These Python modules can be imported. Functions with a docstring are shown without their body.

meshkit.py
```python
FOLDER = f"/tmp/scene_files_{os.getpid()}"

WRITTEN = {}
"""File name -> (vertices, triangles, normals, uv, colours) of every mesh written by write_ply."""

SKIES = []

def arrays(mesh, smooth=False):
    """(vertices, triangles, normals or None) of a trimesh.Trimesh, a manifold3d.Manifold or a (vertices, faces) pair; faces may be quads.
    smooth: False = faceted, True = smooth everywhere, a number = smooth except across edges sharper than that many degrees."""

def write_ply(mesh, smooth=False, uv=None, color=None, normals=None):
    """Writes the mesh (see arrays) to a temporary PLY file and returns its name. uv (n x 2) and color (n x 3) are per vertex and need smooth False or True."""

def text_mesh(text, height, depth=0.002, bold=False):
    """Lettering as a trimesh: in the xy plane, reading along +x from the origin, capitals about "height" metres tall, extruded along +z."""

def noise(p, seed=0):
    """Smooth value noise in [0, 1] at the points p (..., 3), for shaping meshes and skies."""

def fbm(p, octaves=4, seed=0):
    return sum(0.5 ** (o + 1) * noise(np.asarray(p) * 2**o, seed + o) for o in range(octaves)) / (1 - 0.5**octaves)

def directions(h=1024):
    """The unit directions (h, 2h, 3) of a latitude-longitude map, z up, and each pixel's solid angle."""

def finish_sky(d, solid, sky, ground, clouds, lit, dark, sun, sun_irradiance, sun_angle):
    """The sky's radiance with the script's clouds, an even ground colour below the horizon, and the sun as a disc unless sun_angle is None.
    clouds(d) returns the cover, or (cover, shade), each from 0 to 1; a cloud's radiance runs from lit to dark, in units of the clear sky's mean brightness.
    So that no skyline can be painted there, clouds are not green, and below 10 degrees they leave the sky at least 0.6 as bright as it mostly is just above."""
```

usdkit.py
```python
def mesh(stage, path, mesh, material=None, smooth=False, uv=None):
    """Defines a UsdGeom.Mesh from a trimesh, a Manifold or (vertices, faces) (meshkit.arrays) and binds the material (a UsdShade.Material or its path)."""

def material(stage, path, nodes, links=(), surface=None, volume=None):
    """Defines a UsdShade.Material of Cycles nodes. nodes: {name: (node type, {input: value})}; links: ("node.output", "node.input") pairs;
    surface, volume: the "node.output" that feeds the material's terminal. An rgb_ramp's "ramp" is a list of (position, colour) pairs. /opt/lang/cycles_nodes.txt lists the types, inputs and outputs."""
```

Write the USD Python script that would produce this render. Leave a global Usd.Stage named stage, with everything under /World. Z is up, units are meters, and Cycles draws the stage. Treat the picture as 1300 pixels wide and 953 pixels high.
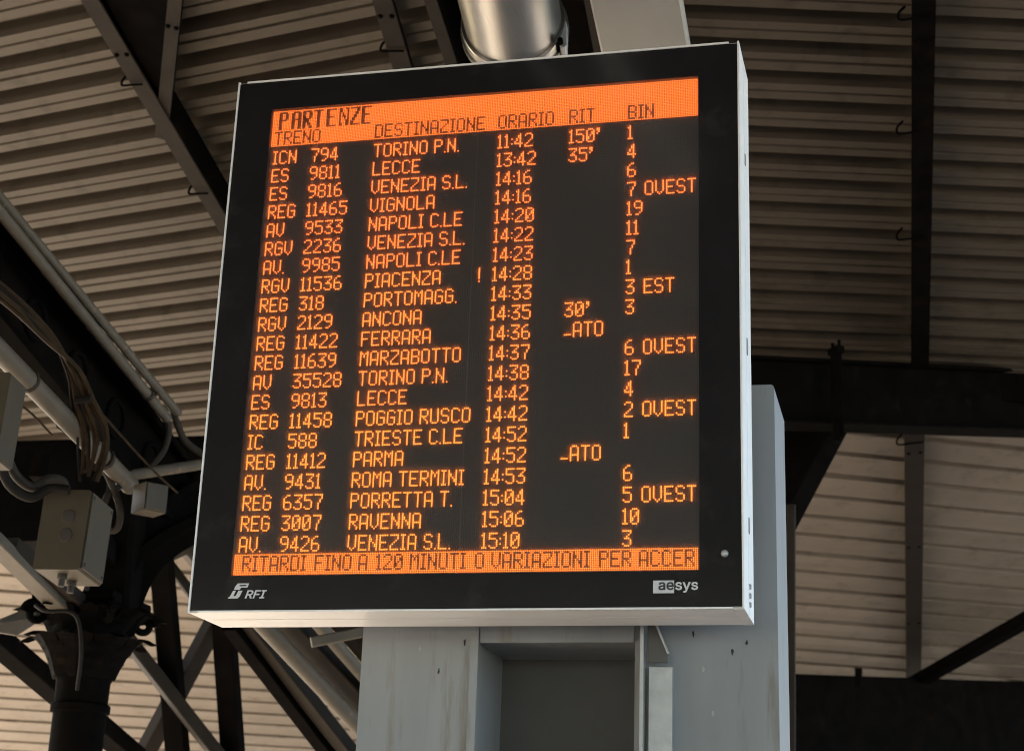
import math, random
import numpy as np, trimesh, usdkit, meshkit
from shapely.geometry import Polygon, box as sbox
from shapely.ops import unary_union
from pxr import Usd, UsdGeom, UsdLux, UsdShade, Gf, Sdf

random.seed(7)
RNG = np.random.default_rng(7)
stage = Usd.Stage.CreateInMemory()
UsdGeom.SetStageUpAxis(stage, "Z")
UsdGeom.SetStageMetersPerUnit(stage, 1.0)
UsdGeom.Xform.Define(stage, "/World")
UsdGeom.Scope.Define(stage, "/World/Looks")

# ------------------------------------------------------------------ camera, sky, sun
EXPOSURE = 2.25
SKY_STRENGTH = 0.09
SUN_INTENSITY = 1.25
SUN_AZ, SUN_EL = math.radians(-60), math.radians(36)      # azimuth from +y towards +x
# camera axes measured from the board's four corners: columns are world x, y, z seen by the camera (x right, y down, z forward)
CR = np.array([[0.97224172, 0.23140636, 0.03459950], [-0.04332678, 0.32337189, -0.94527954], [-0.22993220, 0.91754113, 0.32442174]])
CC = np.array([1.27238484, -4.54082197, 1.63179683])
FPX = 2161.03
cam = UsdGeom.Camera.Define(stage, "/World/camera")
cam.CreateHorizontalApertureAttr(36.0)
cam.CreateVerticalApertureAttr(36.0 * 750 / 1024)
cam.CreateFocalLengthAttr(36.0 * FPX / 1300)
cam.CreateVerticalApertureOffsetAttr(-36.0 * 45 / 1300)
cam.CreateClippingRangeAttr(Gf.Vec2f(0.1, 500))
cam.CreateFStopAttr(5.6)
cam.CreateFocusDistanceAttr(4.85)
cam.CreateExposureAttr(EXPOSURE)
m4 = np.eye(4)
m4[0, :3], m4[1, :3], m4[2, :3], m4[3, :3] = CR[0], -CR[1], -CR[2], CC
cam.AddTransformOp().Set(Gf.Matrix4d(*m4.ravel().tolist()))

dome = UsdLux.DomeLight.Define(stage, "/World/sky")
dome.GetPrim().SetCustomDataByKey("kind", "structure")
sky_m = usdkit.material(stage, "/World/Looks/sky", {
    "s": ("sky_texture", {"sky_type": "single_scattering", "sun_disc": False, "sun_elevation": SUN_EL, "sun_rotation": SUN_AZ}),
    "b": ("background_shader", {"strength": SKY_STRENGTH})}, [("s.color", "b.color")], surface="b.background")
UsdShade.MaterialBindingAPI.Apply(dome.GetPrim()).Bind(sky_m)
sun = UsdLux.DistantLight.Define(stage, "/World/sun")
sun.CreateIntensityAttr(SUN_INTENSITY)
sun.CreateAngleAttr(0.53)
sun.CreateNormalizeAttr(True)
sun.CreateColorAttr(Gf.Vec3f(1.0, 0.93, 0.82))
sd = np.array([math.sin(SUN_AZ) * math.cos(SUN_EL), math.cos(SUN_AZ) * math.cos(SUN_EL), math.sin(SUN_EL)])
sx_ = np.cross([0, 0, 1.0], sd); sx_ /= np.linalg.norm(sx_)
sy_ = np.cross(sd, sx_)
ms = np.eye(4); ms[0, :3], ms[1, :3], ms[2, :3] = sx_, sy_, sd
sun.AddTransformOp().Set(Gf.Matrix4d(*ms.ravel().tolist()))

# ------------------------------------------------------------------ helpers
TAKEN = {}

def numbered(parent, name):
    k = TAKEN.get((parent, name), 0)
    TAKEN[(parent, name)] = k + 1
    return name if k == 0 else f"{name}_{k:03d}"

def tag(o, label=None, cat=None, group=None, kind=None):
    p = o.GetPrim() if hasattr(o, "GetPrim") else o
    for k, v in (("label", label), ("category", cat), ("group", group), ("kind", kind)):
        if v:
            p.SetCustomDataByKey(k, v)
    return o

def thing(name, label, cat, loc=(0, 0, 0), group=None):
    x = UsdGeom.Xform.Define(stage, "/World/" + numbered("/World", name))
    x.AddTranslateOp().Set(Gf.Vec3d(*[float(q) for q in loc]))
    tag(x, label, cat, group)
    x.base = np.array(loc, float)
    return x

BASE = {}

def part(name, mesh, m, parent=None, label=None, kind=None, smooth=False):
    """One mesh prim under a thing (or under a part of it); mesh given in world coordinates."""
    pp = str(parent.GetPath()) if parent is not None else "/World"
    off = np.zeros(3)
    if parent is not None:
        off = BASE.get(pp, getattr(parent, "base", np.zeros(3)))
    mesh = cat(mesh)
    if np.any(off):
        mesh = mesh.copy(); mesh.apply_translation(-off)
    path = pp + "/" + numbered(pp, name)
    o = usdkit.mesh(stage, path, mesh, MATS[m], smooth=smooth)
    BASE[path] = off
    if label:
        o.GetPrim().SetCustomDataByKey("label", label)
    if kind:
        o.GetPrim().SetCustomDataByKey("kind", kind)
    return o

def cat(ms):
    if isinstance(ms, (list, tuple)):
        ms = [m for m in ms if m is not None]
        return trimesh.util.concatenate(ms) if len(ms) > 1 else ms[0]
    return ms

def unit(v):
    v = np.asarray(v, float)
    return v / np.linalg.norm(v)

def ray(x, y):
    return CR.T @ np.array([(x - 650) / FPX, (y - 431.5) / FPX, 1.0])

def at(x, y, d):
    """The world point that lies d metres along the camera's axis behind photo pixel (x, y)."""
    return CC + d * ray(x, y)

def on_y(x, y, Y):
    r = ray(x, y)
    return CC + r * (Y - CC[1]) / r[1]

def frame_box(o, ax, ay, az, chamfer=0.0):
    """Box from corner-free centre o with half-axis vectors; optional chamfer of the long edges."""
    o, ax, ay, az = (np.asarray(q, float) for q in (o, ax, ay, az))
    lx, ly, lz = np.linalg.norm(ax), np.linalg.norm(ay), np.linalg.norm(az)
    c = min(chamfer, ly * 0.45, lz * 0.45)
    if c <= 0:
        prof = [(-ly, -lz), (ly, -lz), (ly, lz), (-ly, lz)]
    else:
        prof = [(-ly + c, -lz), (ly - c, -lz), (ly, -lz + c), (ly, lz - c), (ly - c, lz), (-ly + c, lz), (-ly, lz - c), (-ly, -lz + c)]
    return sweep_profile(prof, o - ax, o + ax, ay / ly, az / lz)

def sweep_profile(prof, p0, p1, u, v):
    """Closed prism: polygon prof in (u, v) swept straight from p0 to p1."""
    prof = np.asarray(prof, float)
    n = len(prof)
    A = np.asarray(p0) + prof[:, :1] * u + prof[:, 1:] * v
    B = np.asarray(p1) + prof[:, :1] * u + prof[:, 1:] * v
    from shapely.geometry import Polygon as _P
    tri_v, tri_f = trimesh.creation.triangulate_polygon(_P(prof), engine="earcut")
    # map triangulation vertices back to profile indices
    idx = [int(np.argmin(((prof - q) ** 2).sum(1))) for q in tri_v]
    f = []
    for a, b, c in tri_f:
        a, b, c = idx[a], idx[b], idx[c]
        f += [(a, b, c), (n + a, n + c, n + b)]
    for i in range(n):
        j = (i + 1) % n
        f += [(i, j, n + j), (i, n + j, n + i)]
    m = trimesh.Trimesh(np.vstack([A, B]), f, process=False)
    trimesh.repair.fix_normals(m)
    return m

def beam(p0, p1, w, h, up=(0, 0, 1), chamfer=0.006):
    p0, p1 = np.asarray(p0, float), np.asarray(p1, float)
    d = unit(p1 - p0)
    s = unit(np.cross(d, up)); u = np.cross(s, d)
    return frame_box((p0 + p1) / 2, (p1 - p0) / 2, s * w / 2, u * h / 2, chamfer)

def ibeam(p0, p1, w, h, t=0.015, up=(0, 0, 1)):
    """I section, its bottom flange's underside running from p0 to p1."""
    p0, p1 = np.asarray(p0, float), np.asarray(p1, float)
    d = unit(p1 - p0); s = unit(np.cross(d, up)); u = np.cross(s, d)
    a, b = w / 2, t / 2
    prof = [(-a, 0), (a, 0), (a, t), (b, t), (b, h - t), (a, h - t), (a, h), (-a, h), (-a, h - t), (-b, h - t), (-b, t), (-a, t)]
    return sweep_profile(prof, p0, p1, s, u)

def spline(pts, n=8):
    pts = np.asarray(pts, float)
    if len(pts) < 3:
        return pts
    P = np.vstack([2 * pts[0] - pts[1], pts, 2 * pts[-1] - pts[-2]])
    out = []
    for i in range(1, len(P) - 2):
        for t in np.linspace(0, 1, n, endpoint=False):
            a, b, c, d = P[i - 1], P[i], P[i + 1], P[i + 2]
            out.append(0.5 * (2 * b + (c - a) * t + (2 * a - 5 * b + 4 * c - d) * t * t + (3 * b - a - 3 * c + d) * t ** 3))
    out.append(pts[-1])
    return np.array(out)

def tube(pts, r, sides=10, caps=True):
    pts = np.asarray(pts, float)
    n = len(pts)
    r = np.broadcast_to(np.asarray(r, float), n)
    T = np.gradient(pts, axis=0); T /= np.linalg.norm(T, axis=1, keepdims=True)
    u = unit(np.cross(T[0], [0.3, 0.1, 1.0])) 
    V = []
    ang = np.linspace(0, 2 * np.pi, sides, endpoint=False)
    for i in range(n):
        u = unit(u - (u @ T[i]) * T[i]); w = np.cross(T[i], u)
        V.append(pts[i] + r[i] * (np.cos(ang)[:, None] * u + np.sin(ang)[:, None] * w))
    V = np.vstack(V + ([pts[:1], pts[-1:]] if caps else []))
    f = []
    for i in range(n - 1):
        for k in range(sides):
            a, b = i * sides + k, i * sides + (k + 1) % sides
            f += [(a, b, b + sides), (a, b + sides, a + sides)]
    if caps:
        c0, c1 = n * sides, n * sides + 1
        for k in range(sides):
            f += [(c0, (k + 1) % sides, k), (c1, (n - 1) * sides + k, (n - 1) * sides + (k + 1) % sides)]
    return trimesh.Trimesh(V, f, process=False)

def lathe(profile, o, axis=(0, 0, 1), sides=32, ref=None):
    """profile: (radius, height) pairs turned round the axis through o."""
    axis = unit(axis)
    u = unit(np.cross(axis, ref if ref is not None else ([0, 0, 1] if abs(axis[2]) < 0.9 else [1, 0, 0]))); w = np.cross(axis, u)
    ang = np.linspace(0, 2 * np.pi, sides, endpoint=False)
    V = [np.asarray(o) + h * axis + max(r, 1e-4) * (np.cos(a) * u + np.sin(a) * w) for r, h in profile for a in ang]
    f = []
    for i in range(len(profile) - 1):
        for k in range(sides):
            a, b = i * sides + k, i * sides + (k + 1) % sides
            f += [(a, b, b + sides), (a, b + sides, a + sides)]
    m = trimesh.Trimesh(np.array(V), f, process=False)
    return m

def bx(x0, x1, y0, y1, z0, z1, c=0.0):
    return frame_box(((x0 + x1) / 2, (y0 + y1) / 2, (z0 + z1) / 2), ((x1 - x0) / 2, 0, 0), (0, (y1 - y0) / 2, 0), (0, 0, (z1 - z0) / 2), c)

def prism(poly, o, u, v, depth):
    """shapely polygon in the (u, v) frame at o, extruded by depth along u x v."""
    ms = []
    for g in getattr(poly, "geoms", [poly]):
        m = trimesh.creation.extrude_polygon(g, depth, engine="earcut")
        w = np.cross(u, v)
        V = m.vertices
        ms.append(trimesh.Trimesh(np.asarray(o) + V[:, :1] * u + V[:, 1:2] * v + V[:, 2:] * w, m.faces, process=False))
    return cat(ms)

# ------------------------------------------------------------------ materials
MATS = {}

def mat(name, col, rough=0.5, metal=0.0, var=0.25, scale=6.0, col2=None, amount=0.5, scale2=3.0, bump=0.0, bscale=60.0, spec=None, stretch=None, coat=0.0, col3=None, amount3=0.4, scale3=20, stretch3=(1, 1, 1)):
    """Painted or bare surface: tone varied by a noise, optional second colour in patches (rust, dirt), fine bump."""
    n = {"g": ("geometry", {}), "mp": ("mapping", {"scale": stretch or (1, 1, 1)}),
         "n1": ("noise_texture", {"scale": scale, "detail": 5.0, "roughness": 0.6}),
         "r1": ("rgb_ramp", {"ramp": [(0.25, tuple(c * (1 - var) for c in col)), (0.75, tuple(min(1, c * (1 + var)) for c in col))]}),
         "p": ("principled_bsdf", {"metallic": metal, "roughness": rough, "coat_weight": coat})}
    if spec is not None:
        n["p"][1]["specular_ior_level"] = spec
    l = [("g.position", "mp.vector"), ("mp.vector", "n1.vector"), ("n1.fac", "r1.fac")]
    out = "r1.color"
    if col2 is not None:
        n["n2"] = ("noise_texture", {"scale": scale2, "detail": 6.0, "roughness": 0.65})
        n["r2"] = ("rgb_ramp", {"ramp": [(1 - amount, (0, 0, 0)), (min(1, 1 - amount + 0.12), (1, 1, 1))]})
        n["mx"] = ("mix_color", {"b": col2})
        l += [("mp.vector", "n2.vector"), ("n2.fac", "r2.fac"), (out, "mx.a"), ("r2.color", "mx.fac")]
        out = "mx.result"
    if col3 is not None:
        n["m3"] = ("mapping", {"scale": stretch3})
        n["n4"] = ("noise_texture", {"scale": scale3, "detail": 4.0, "roughness": 0.6})
        n["r4"] = ("rgb_ramp", {"ramp": [(1 - amount3, (0, 0, 0)), (min(1, 1 - amount3 + 0.10), (1, 1, 1))]})
        n["mx3"] = ("mix_color", {"b": col3})
        l += [("g.position", "m3.vector"), ("m3.vector", "n4.vector"), ("n4.fac", "r4.fac"), (out, "mx3.a"), ("r4.color", "mx3.fac")]
        out = "mx3.result"
    l.append((out, "p.base_color"))
    if bump:
        n["n3"] = ("noise_texture", {"scale": bscale, "detail": 4.0})
        n["b"] = ("bump", {"strength": bump, "distance": 0.004})
        l += [("mp.vector", "n3.vector"), ("n3.fac", "b.height"), ("b.normal", "p.normal")]
    MATS[name] = usdkit.material(stage, "/World/Looks/" + name, n, l, surface="p.BSDF")

mat("aluminium", (0.88, 0.87, 0.87), 0.40, 0.08, 0.06, 9, bump=0.05, col2=(0.5, 0.47, 0.43), amount=0.34, scale2=9, stretch=(0.3, 1, 1))
mat("black_bezel", (0.011, 0.010, 0.011), 0.16, 0, 0.3, 3, bump=0.02, bscale=14, col2=(0.022, 0.019, 0.018), amount=0.46, scale2=4)
mat("led_mask", (0.009, 0.0075, 0.0075), 0.5, 0, 0.15, 3)
mat("led_off", (0.080, 0.057, 0.054), 0.35, 0, 0.1, 40)
mat("logo_white", (0.62, 0.62, 0.64), 0.45, 0, 0.08, 80)
mat("seam_grey", (0.17, 0.16, 0.16), 0.5)
mat("logo_dark", (0.02, 0.02, 0.03), 0.4)
mat("brushed_steel", (0.42, 0.40, 0.37), 0.24, 1.0, 0.10, 5, bump=0.08, bscale=30, stretch=(40, 1, 40))
mat("grey_paint", (0.25, 0.26, 0.27), 0.42, 0, 0.14, 2.6, col2=(0.20, 0.187, 0.168), amount=0.46, scale2=9, bump=0.06, bscale=30, stretch=(1.6, 1.6, 0.16), col3=(0.09, 0.06, 0.035), amount3=0.28, scale3=26, stretch3=(1, 1, 0.10))
mat("pale_paint", (0.36, 0.345, 0.315), 0.45, 0, 0.08, 2.5, col2=(0.38, 0.35, 0.3), amount=0.36, scale2=5, bump=0.04)
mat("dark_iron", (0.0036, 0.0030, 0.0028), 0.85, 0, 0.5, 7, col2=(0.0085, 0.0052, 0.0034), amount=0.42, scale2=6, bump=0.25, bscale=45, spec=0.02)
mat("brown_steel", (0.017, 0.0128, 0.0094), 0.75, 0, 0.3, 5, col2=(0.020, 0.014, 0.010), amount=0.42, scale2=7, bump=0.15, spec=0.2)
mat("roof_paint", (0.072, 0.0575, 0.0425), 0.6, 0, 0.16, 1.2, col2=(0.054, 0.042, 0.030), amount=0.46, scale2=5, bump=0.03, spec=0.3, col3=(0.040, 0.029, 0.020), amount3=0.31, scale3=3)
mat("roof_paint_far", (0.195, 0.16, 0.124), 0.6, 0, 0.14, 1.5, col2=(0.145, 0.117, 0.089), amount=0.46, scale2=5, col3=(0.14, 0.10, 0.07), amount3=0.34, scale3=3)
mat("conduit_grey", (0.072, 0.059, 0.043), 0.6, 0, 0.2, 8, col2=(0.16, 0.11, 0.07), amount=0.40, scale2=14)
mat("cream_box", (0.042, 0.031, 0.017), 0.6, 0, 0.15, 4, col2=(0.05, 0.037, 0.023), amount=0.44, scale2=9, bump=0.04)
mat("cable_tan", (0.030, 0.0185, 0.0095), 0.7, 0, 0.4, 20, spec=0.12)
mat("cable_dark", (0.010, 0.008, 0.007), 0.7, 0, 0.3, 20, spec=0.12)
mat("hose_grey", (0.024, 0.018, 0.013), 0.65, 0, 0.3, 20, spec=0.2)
mat("zinc", (0.45, 0.46, 0.47), 0.4, 0.6, 0.15, 20)
mat("hole_dark", (0.03, 0.025, 0.02), 0.8)
mat("paving", (0.52, 0.44, 0.35), 0.8, 0, 0.15, 0.7, bump=0.1)

def emit(name, col, strength):
    """Diodes, each a little brighter or weaker than the next."""
    MATS[name] = usdkit.material(stage, "/World/Looks/" + name, {
        "g": ("geometry", {}), "mr": ("map_range", {"to_min": 0.72 * strength, "to_max": 1.22 * strength}),
        "e": ("emission", {"color": col})}, [("g.random_per_island", "mr.value"), ("mr.result", "e.strength")], surface="e.emission")

LED = 2 ** (0.7 - EXPOSURE)
for k in range(3):                      # the upper lines burn a little redder than the lower ones
    emit("led_text_" + "abc"[k], (1.0, 0.165 + 0.03 * k, 0.030), 3.4 * LED)
emit("led_bar_top", (1.0, 0.165, 0.022), 2.2 * LED)
emit("led_bar_low", (1.0, 0.200, 0.024), 2.3 * LED)

# ------------------------------------------------------------------ ground
ground = part("ground", bx(-80, 80, -80, 80, -0.3, 0.0), "paving")
tag(ground, "pale paved ground of the station", "ground", kind="structure")

# ------------------------------------------------------------------ roofs
class Plane:
    """Roof slope: ribs run along e (horizontal), the slope falls away along g; heights measured from the camera."""
    def __init__(self, heading, tilt, h, period, s0):
        th, ti = math.radians(heading), math.radians(tilt)
        self.e = np.array([math.sin(th), math.cos(th), 0])
        a = np.array([math.sin(th - math.pi / 2), math.cos(th - math.pi / 2), 0])
        self.g = a * math.cos(ti) + np.array([0, 0, -1.0]) * math.sin(ti)
        self.n = unit(np.cross(self.g, self.e))
        if self.n[2] < 0: self.n = -self.n
        self.P0 = CC + np.array([0, 0, h]); self.per = period; self.s0 = s0
    def hit(self, x, y, drop=0.0):
        r = ray(x, y); P = self.P0 - self.n * drop
        return CC + r * (((P - CC) @ self.n) / (r @ self.n))
    def st(self, x, y):
        X = self.hit(x, y) - self.P0
        return X @ self.g, X @ self.e
    def pt(self, s, t, drop=0.0):
        return self.P0 + s * self.g + t * self.e - self.n * drop

LEFT = Plane(100.604, 13.608, 6.156, 0.25, 26.52)
RIGHT = Plane(75.157, 12.052, 6.390, 0.25, 32.99)
K = 1.55
FAR = Plane(63.324, 12.047, 4.067 * K, 0.25 * K, 32.635)

def trap_profile(per, a, n, depth=0.10, th=0.0035):
    """Underside profile over n ribs: recessed rib centred on s=0 (dark band), pans with a small groove half way. Coordinates (s, height)."""
    top = []
    for k in range(n):
        c = k * per
        hw, sl = 0.052, 0.012
        if k == 0:
            top += [(c - per / 2, 0.0)]
        top += [(c - hw - sl * 0.3, 0), (c - hw + sl, depth), (c + hw - sl, depth), (c + hw + sl * 0.3, 0)]
        g = c + per / 2
        top += [(g - 0.010, 0), (g - 0.004, 0.012), (g + 0.004, 0.012), (g + 0.010, 0)] if k < n - 1 else [(g - 0.016, 0), (g - 0.011, 0.012), (g - 0.004, 0.012), (g + 0.001, 0), (g + 0.010, 0)]
    up = [(s, h + th) for s, h in top]
    return top + up[::-1]

def lap_profile(per, n, th=0.005):
    top = []
    for k in range(n):
        c = k * per
        top += [(c + 0.002, 0), (c + per * 0.45, 0.004), (c + per - 0.076, 0), (c + per - 0.073, 0.085), (c + per - 0.005, 0.085), (c + per - 0.002, 0)]
    top[-1] = (top[-1][0] + 0.014, 0)
    return top + [(s, h + th) for s, h in top][::-1]

def roof(name, label, pl, k0, k1, t_of, m, prof, per_sheet=4):
    o = thing(name, label, "canopy roof", group="corrugated canopy roof slopes")
    for k in range(k0, k1, per_sheet):
        s = (k + pl.s0) * pl.per
        ta, tb = t_of(s)
        lift = 0.006 if (k // per_sheet) % 2 else 0.0
        p0 = pl.pt(s, ta) + pl.n * lift; p1 = pl.pt(s, tb) + pl.n * lift
        part("roof_sheet", sweep_profile(prof(pl.per, 0, min(per_sheet, k1 - k)), p0, p1, pl.g, pl.n), m, o)
    return o

def seam(pl, x):
    """Position along the ribs of the vertical plane through camera pixel column x."""
    (sa, ta), (sb, tb) = pl.st(x, 0), pl.st(x, 420)
    return lambda s: ta + (tb - ta) * (s - sa) / (sb - sa)
sl_, sr_ = seam(LEFT, 738), seam(RIGHT, 738)
TL = LEFT.st(-160, 200)[1] - 4.0
TR = RIGHT.st(1360, 300)[1] + 2.6
kl_end = int(LEFT.st(230, 560)[0] / 0.25 - LEFT.s0) + 3
kr_end = int(RIGHT.st(1100, 492)[0] / 0.25 - RIGHT.s0) + 1
roof("canopy_roof", "brown lit corrugated canopy roof slope left of the display board", LEFT, -18, kl_end, lambda s: (TL, sl_(s)), "roof_paint", trap_profile)
roof("canopy_roof", "corrugated canopy roof slope right of the display board above the black beam", RIGHT, -18, kr_end, lambda s: (sr_(s) , TR), "roof_paint", trap_profile)
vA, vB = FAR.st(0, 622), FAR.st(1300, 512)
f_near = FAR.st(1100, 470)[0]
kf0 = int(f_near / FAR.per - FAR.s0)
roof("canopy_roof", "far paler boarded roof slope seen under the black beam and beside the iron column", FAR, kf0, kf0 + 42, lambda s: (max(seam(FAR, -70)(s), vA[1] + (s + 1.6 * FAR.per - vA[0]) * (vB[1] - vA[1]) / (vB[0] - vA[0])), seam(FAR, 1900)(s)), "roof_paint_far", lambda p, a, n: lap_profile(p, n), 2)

near = thing("platform_canopy", "low flat canopy over the platform behind the viewer", "canopy roof", (0, -13, 6.4))
part("soffit", bx(-30, 15, -23, -0.5, 6.9, 7.1), "brown_steel", near)
part("soffit", bx(-30, -4.5, -0.499, 2.5, 6.95, 7.1), "brown_steel", near)
part("soffit", bx(3.7, 15, -0.499, 1.6, 6.9, 7.1), "brown_steel", near)
part("fascia", bx(-30, 15, -23.3, -23.01, 4.7, 7.2), "pale_paint", near)

# ------------------------------------------------------------------ departure board
BW, BH, BZ, BD = 1.6, 1.703, 2.45, 0.26
NC, NR = 256, 289
LX0, LX1, LZ0, LZ1 = -0.675, 0.6755, BZ + 0.1085, BZ + 1.594
PX, PZ = (LX1 - LX0) / NC, (LZ1 - LZ0) / NR
board = thing("departure_board", "black framed departures display with orange dot matrix timetable hanging under the canopy", "departure board", (0, 0, BZ))

# housing: four extruded rails, mitred corners suggested by butt joints, each with its running groove
def rail(axis, a0, a1, b, out, depth=BD, thick=0.030, lip=0.006):
    """Rail along x (axis 0) or z (axis 2): outer face at b, wall towards the inside; a groove half way and a front lip round the glass."""
    s = -out
    prof = [(0, 0), (0, depth * 0.46), (0.005 * s, depth * 0.46 + 0.002), (0.005 * s, depth * 0.46 + 0.007), (0, depth * 0.46 + 0.009), (0, depth - 0.004), (0.004 * s, depth), (thick * s, depth), (thick * s, 0.012), (lip * s, 0.012), (lip * s, 0.0035), (lip * s * 0.8, 0)]
    if axis == 0:
        return sweep_profile(prof, (a0, 0, b), (a1, 0, b), np.array([0, 0, 1.0]), np.array([0, 1.0, 0]))
    return sweep_profile(prof, (b, 0, a0), (b, 0, a1), np.array([1.0, 0, 0]), np.array([0, 1.0, 0]))

part("frame_rail", rail(2, BZ, BZ + BH, -BW / 2, -1), "aluminium", board)
part("frame_rail", rail(2, BZ, BZ + BH, BW / 2, 1), "aluminium", board)
part("frame_rail", rail(0, -BW / 2 + 0.0305, BW / 2 - 0.0305, BZ + BH, 1), "aluminium", board)
part("frame_rail", rail(0, -BW / 2 + 0.0305, BW / 2 - 0.0305, BZ, -1), "aluminium", board)
part("back_panel", bx(-BW / 2 + 0.031, BW / 2 - 0.031, BD - 0.03, BD - 0.006, BZ + 0.031, BZ + BH - 0.031), "aluminium", board)
mg = 0.004
bez = sbox(-BW / 2 + 0.0065, BZ + 0.0065, BW / 2 - 0.0065, BZ + BH - 0.0065).difference(sbox(LX0 - mg, LZ0 - mg, LX1 + mg, LZ1 + mg))
part("black_bezel", prism(bez, (0, 0.0115, 0), np.array([1.0, 0, 0]), np.array([0, 0, 1.0]), 0.0095), "black_bezel", board)
panel = part("led_panel", bx(LX0 - 0.02, LX1 + 0.02, 0.012, 0.03, LZ0 - 0.02, LZ1 + 0.02), "led_mask", board)
YP = 0.012

GL = """
A .###. #...# #...# #...# #...# ##### #...# #...# #...#
B ####. #...# #...# #...# ####. #...# #...# #...# ####.
C .###. #...# #.... #.... #.... #.... #.... #...# .###.
D ####. #...# #...# #...# #...# #...# #...# #...# ####.
E ##### #.... #.... #.... ####. #.... #.... #.... #####
F ##### #.... #.... #.... ####. #.... #.... #.... #....
G .###. #...# #.... #.... #.### #...# #...# #...# .###.
I ### .#. .#. .#. .#. .#. .#. .#. ###
L #.... #.... #.... #.... #.... #.... #.... #.... #####
M #...# ##.## #.#.# #.#.# #...# #...# #...# #...# #...#
N #...# #...# ##..# ##..# #.#.# #..## #..## #...# #...#
O .###. #...# #...# #...# #...# #...# #...# #...# .###.
P ####. #...# #...# #...# ####. #.... #.... #.... #....
R ####. #...# #...# #...# ####. #.#.. #..#. #...# #...#
S .###. #...# #.... #.... .###. ....# ....# #...# .###.
T ##### ..#.. ..#.. ..#.. ..#.. ..#.. ..#.. ..#.. ..#..
U #...# #...# #...# #...# #...# #...# #...# #...# .###.
V #...# #...# #...# #...# #...# #...# #...# .#.#. ..#..
Z ##### ....# ....# ...#. ..#.. .#... #.... #.... #####
0 .###. #...# #..## #..## #.#.# ##..# ##..# #...# .###.
1 .#. ##. .#. .#. .#. .#. .#. .#. ###
2 .###. #...# ....# ....# ...#. ..#.. .#... #.... #####
3 ##### ....# ...#. ..#.. .###. ....# ....# #...# .###.
4 ...#. ..##. ..##. .#.#. .#.#. #..#. ##### ...#. ...#.
5 ##### #.... #.... ####. ....# ....# ....# #...# .###.
6 ..##. .#... #.... #.... ####. #...# #...# #...# .###.
7 ##### ....# ....# ...#. ...#. ..#.. ..#.. ..#.. ..#..
8 .###. #...# #...# #...# .###. #...# #...# #...# .###.
9 .###. #...# #...# #...# .#### ....# ....# ...#. .##..
. . . . . . . . . #
: . . . # . . # . .
' ## ## .# #. .. .. .. .. ..
_ .... .... .... .... .... .... .... #### ....
! # # # # # # # . #
"""
FONT = {}
for line in GL.strip().split("\n"):
    a = line.split(" ")
    FONT[a[0]] = [[q == "#" for q in row] for row in a[1:]]

def put(grid, text, c, r, space=3):
    """Sets the dots of a text into a grid; returns the column after it."""
    for ch in text:
        if ch == " ":
            c += space; continue
        g = FONT[ch]
        for j, row in enumerate(g):
            for i, on in enumerate(row):
                if on and 0 <= c + i < NC and 0 <= r + j < NR:
                    grid[r + j, c + i] = True
        c += len(g[0]) + 1
    return c

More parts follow.
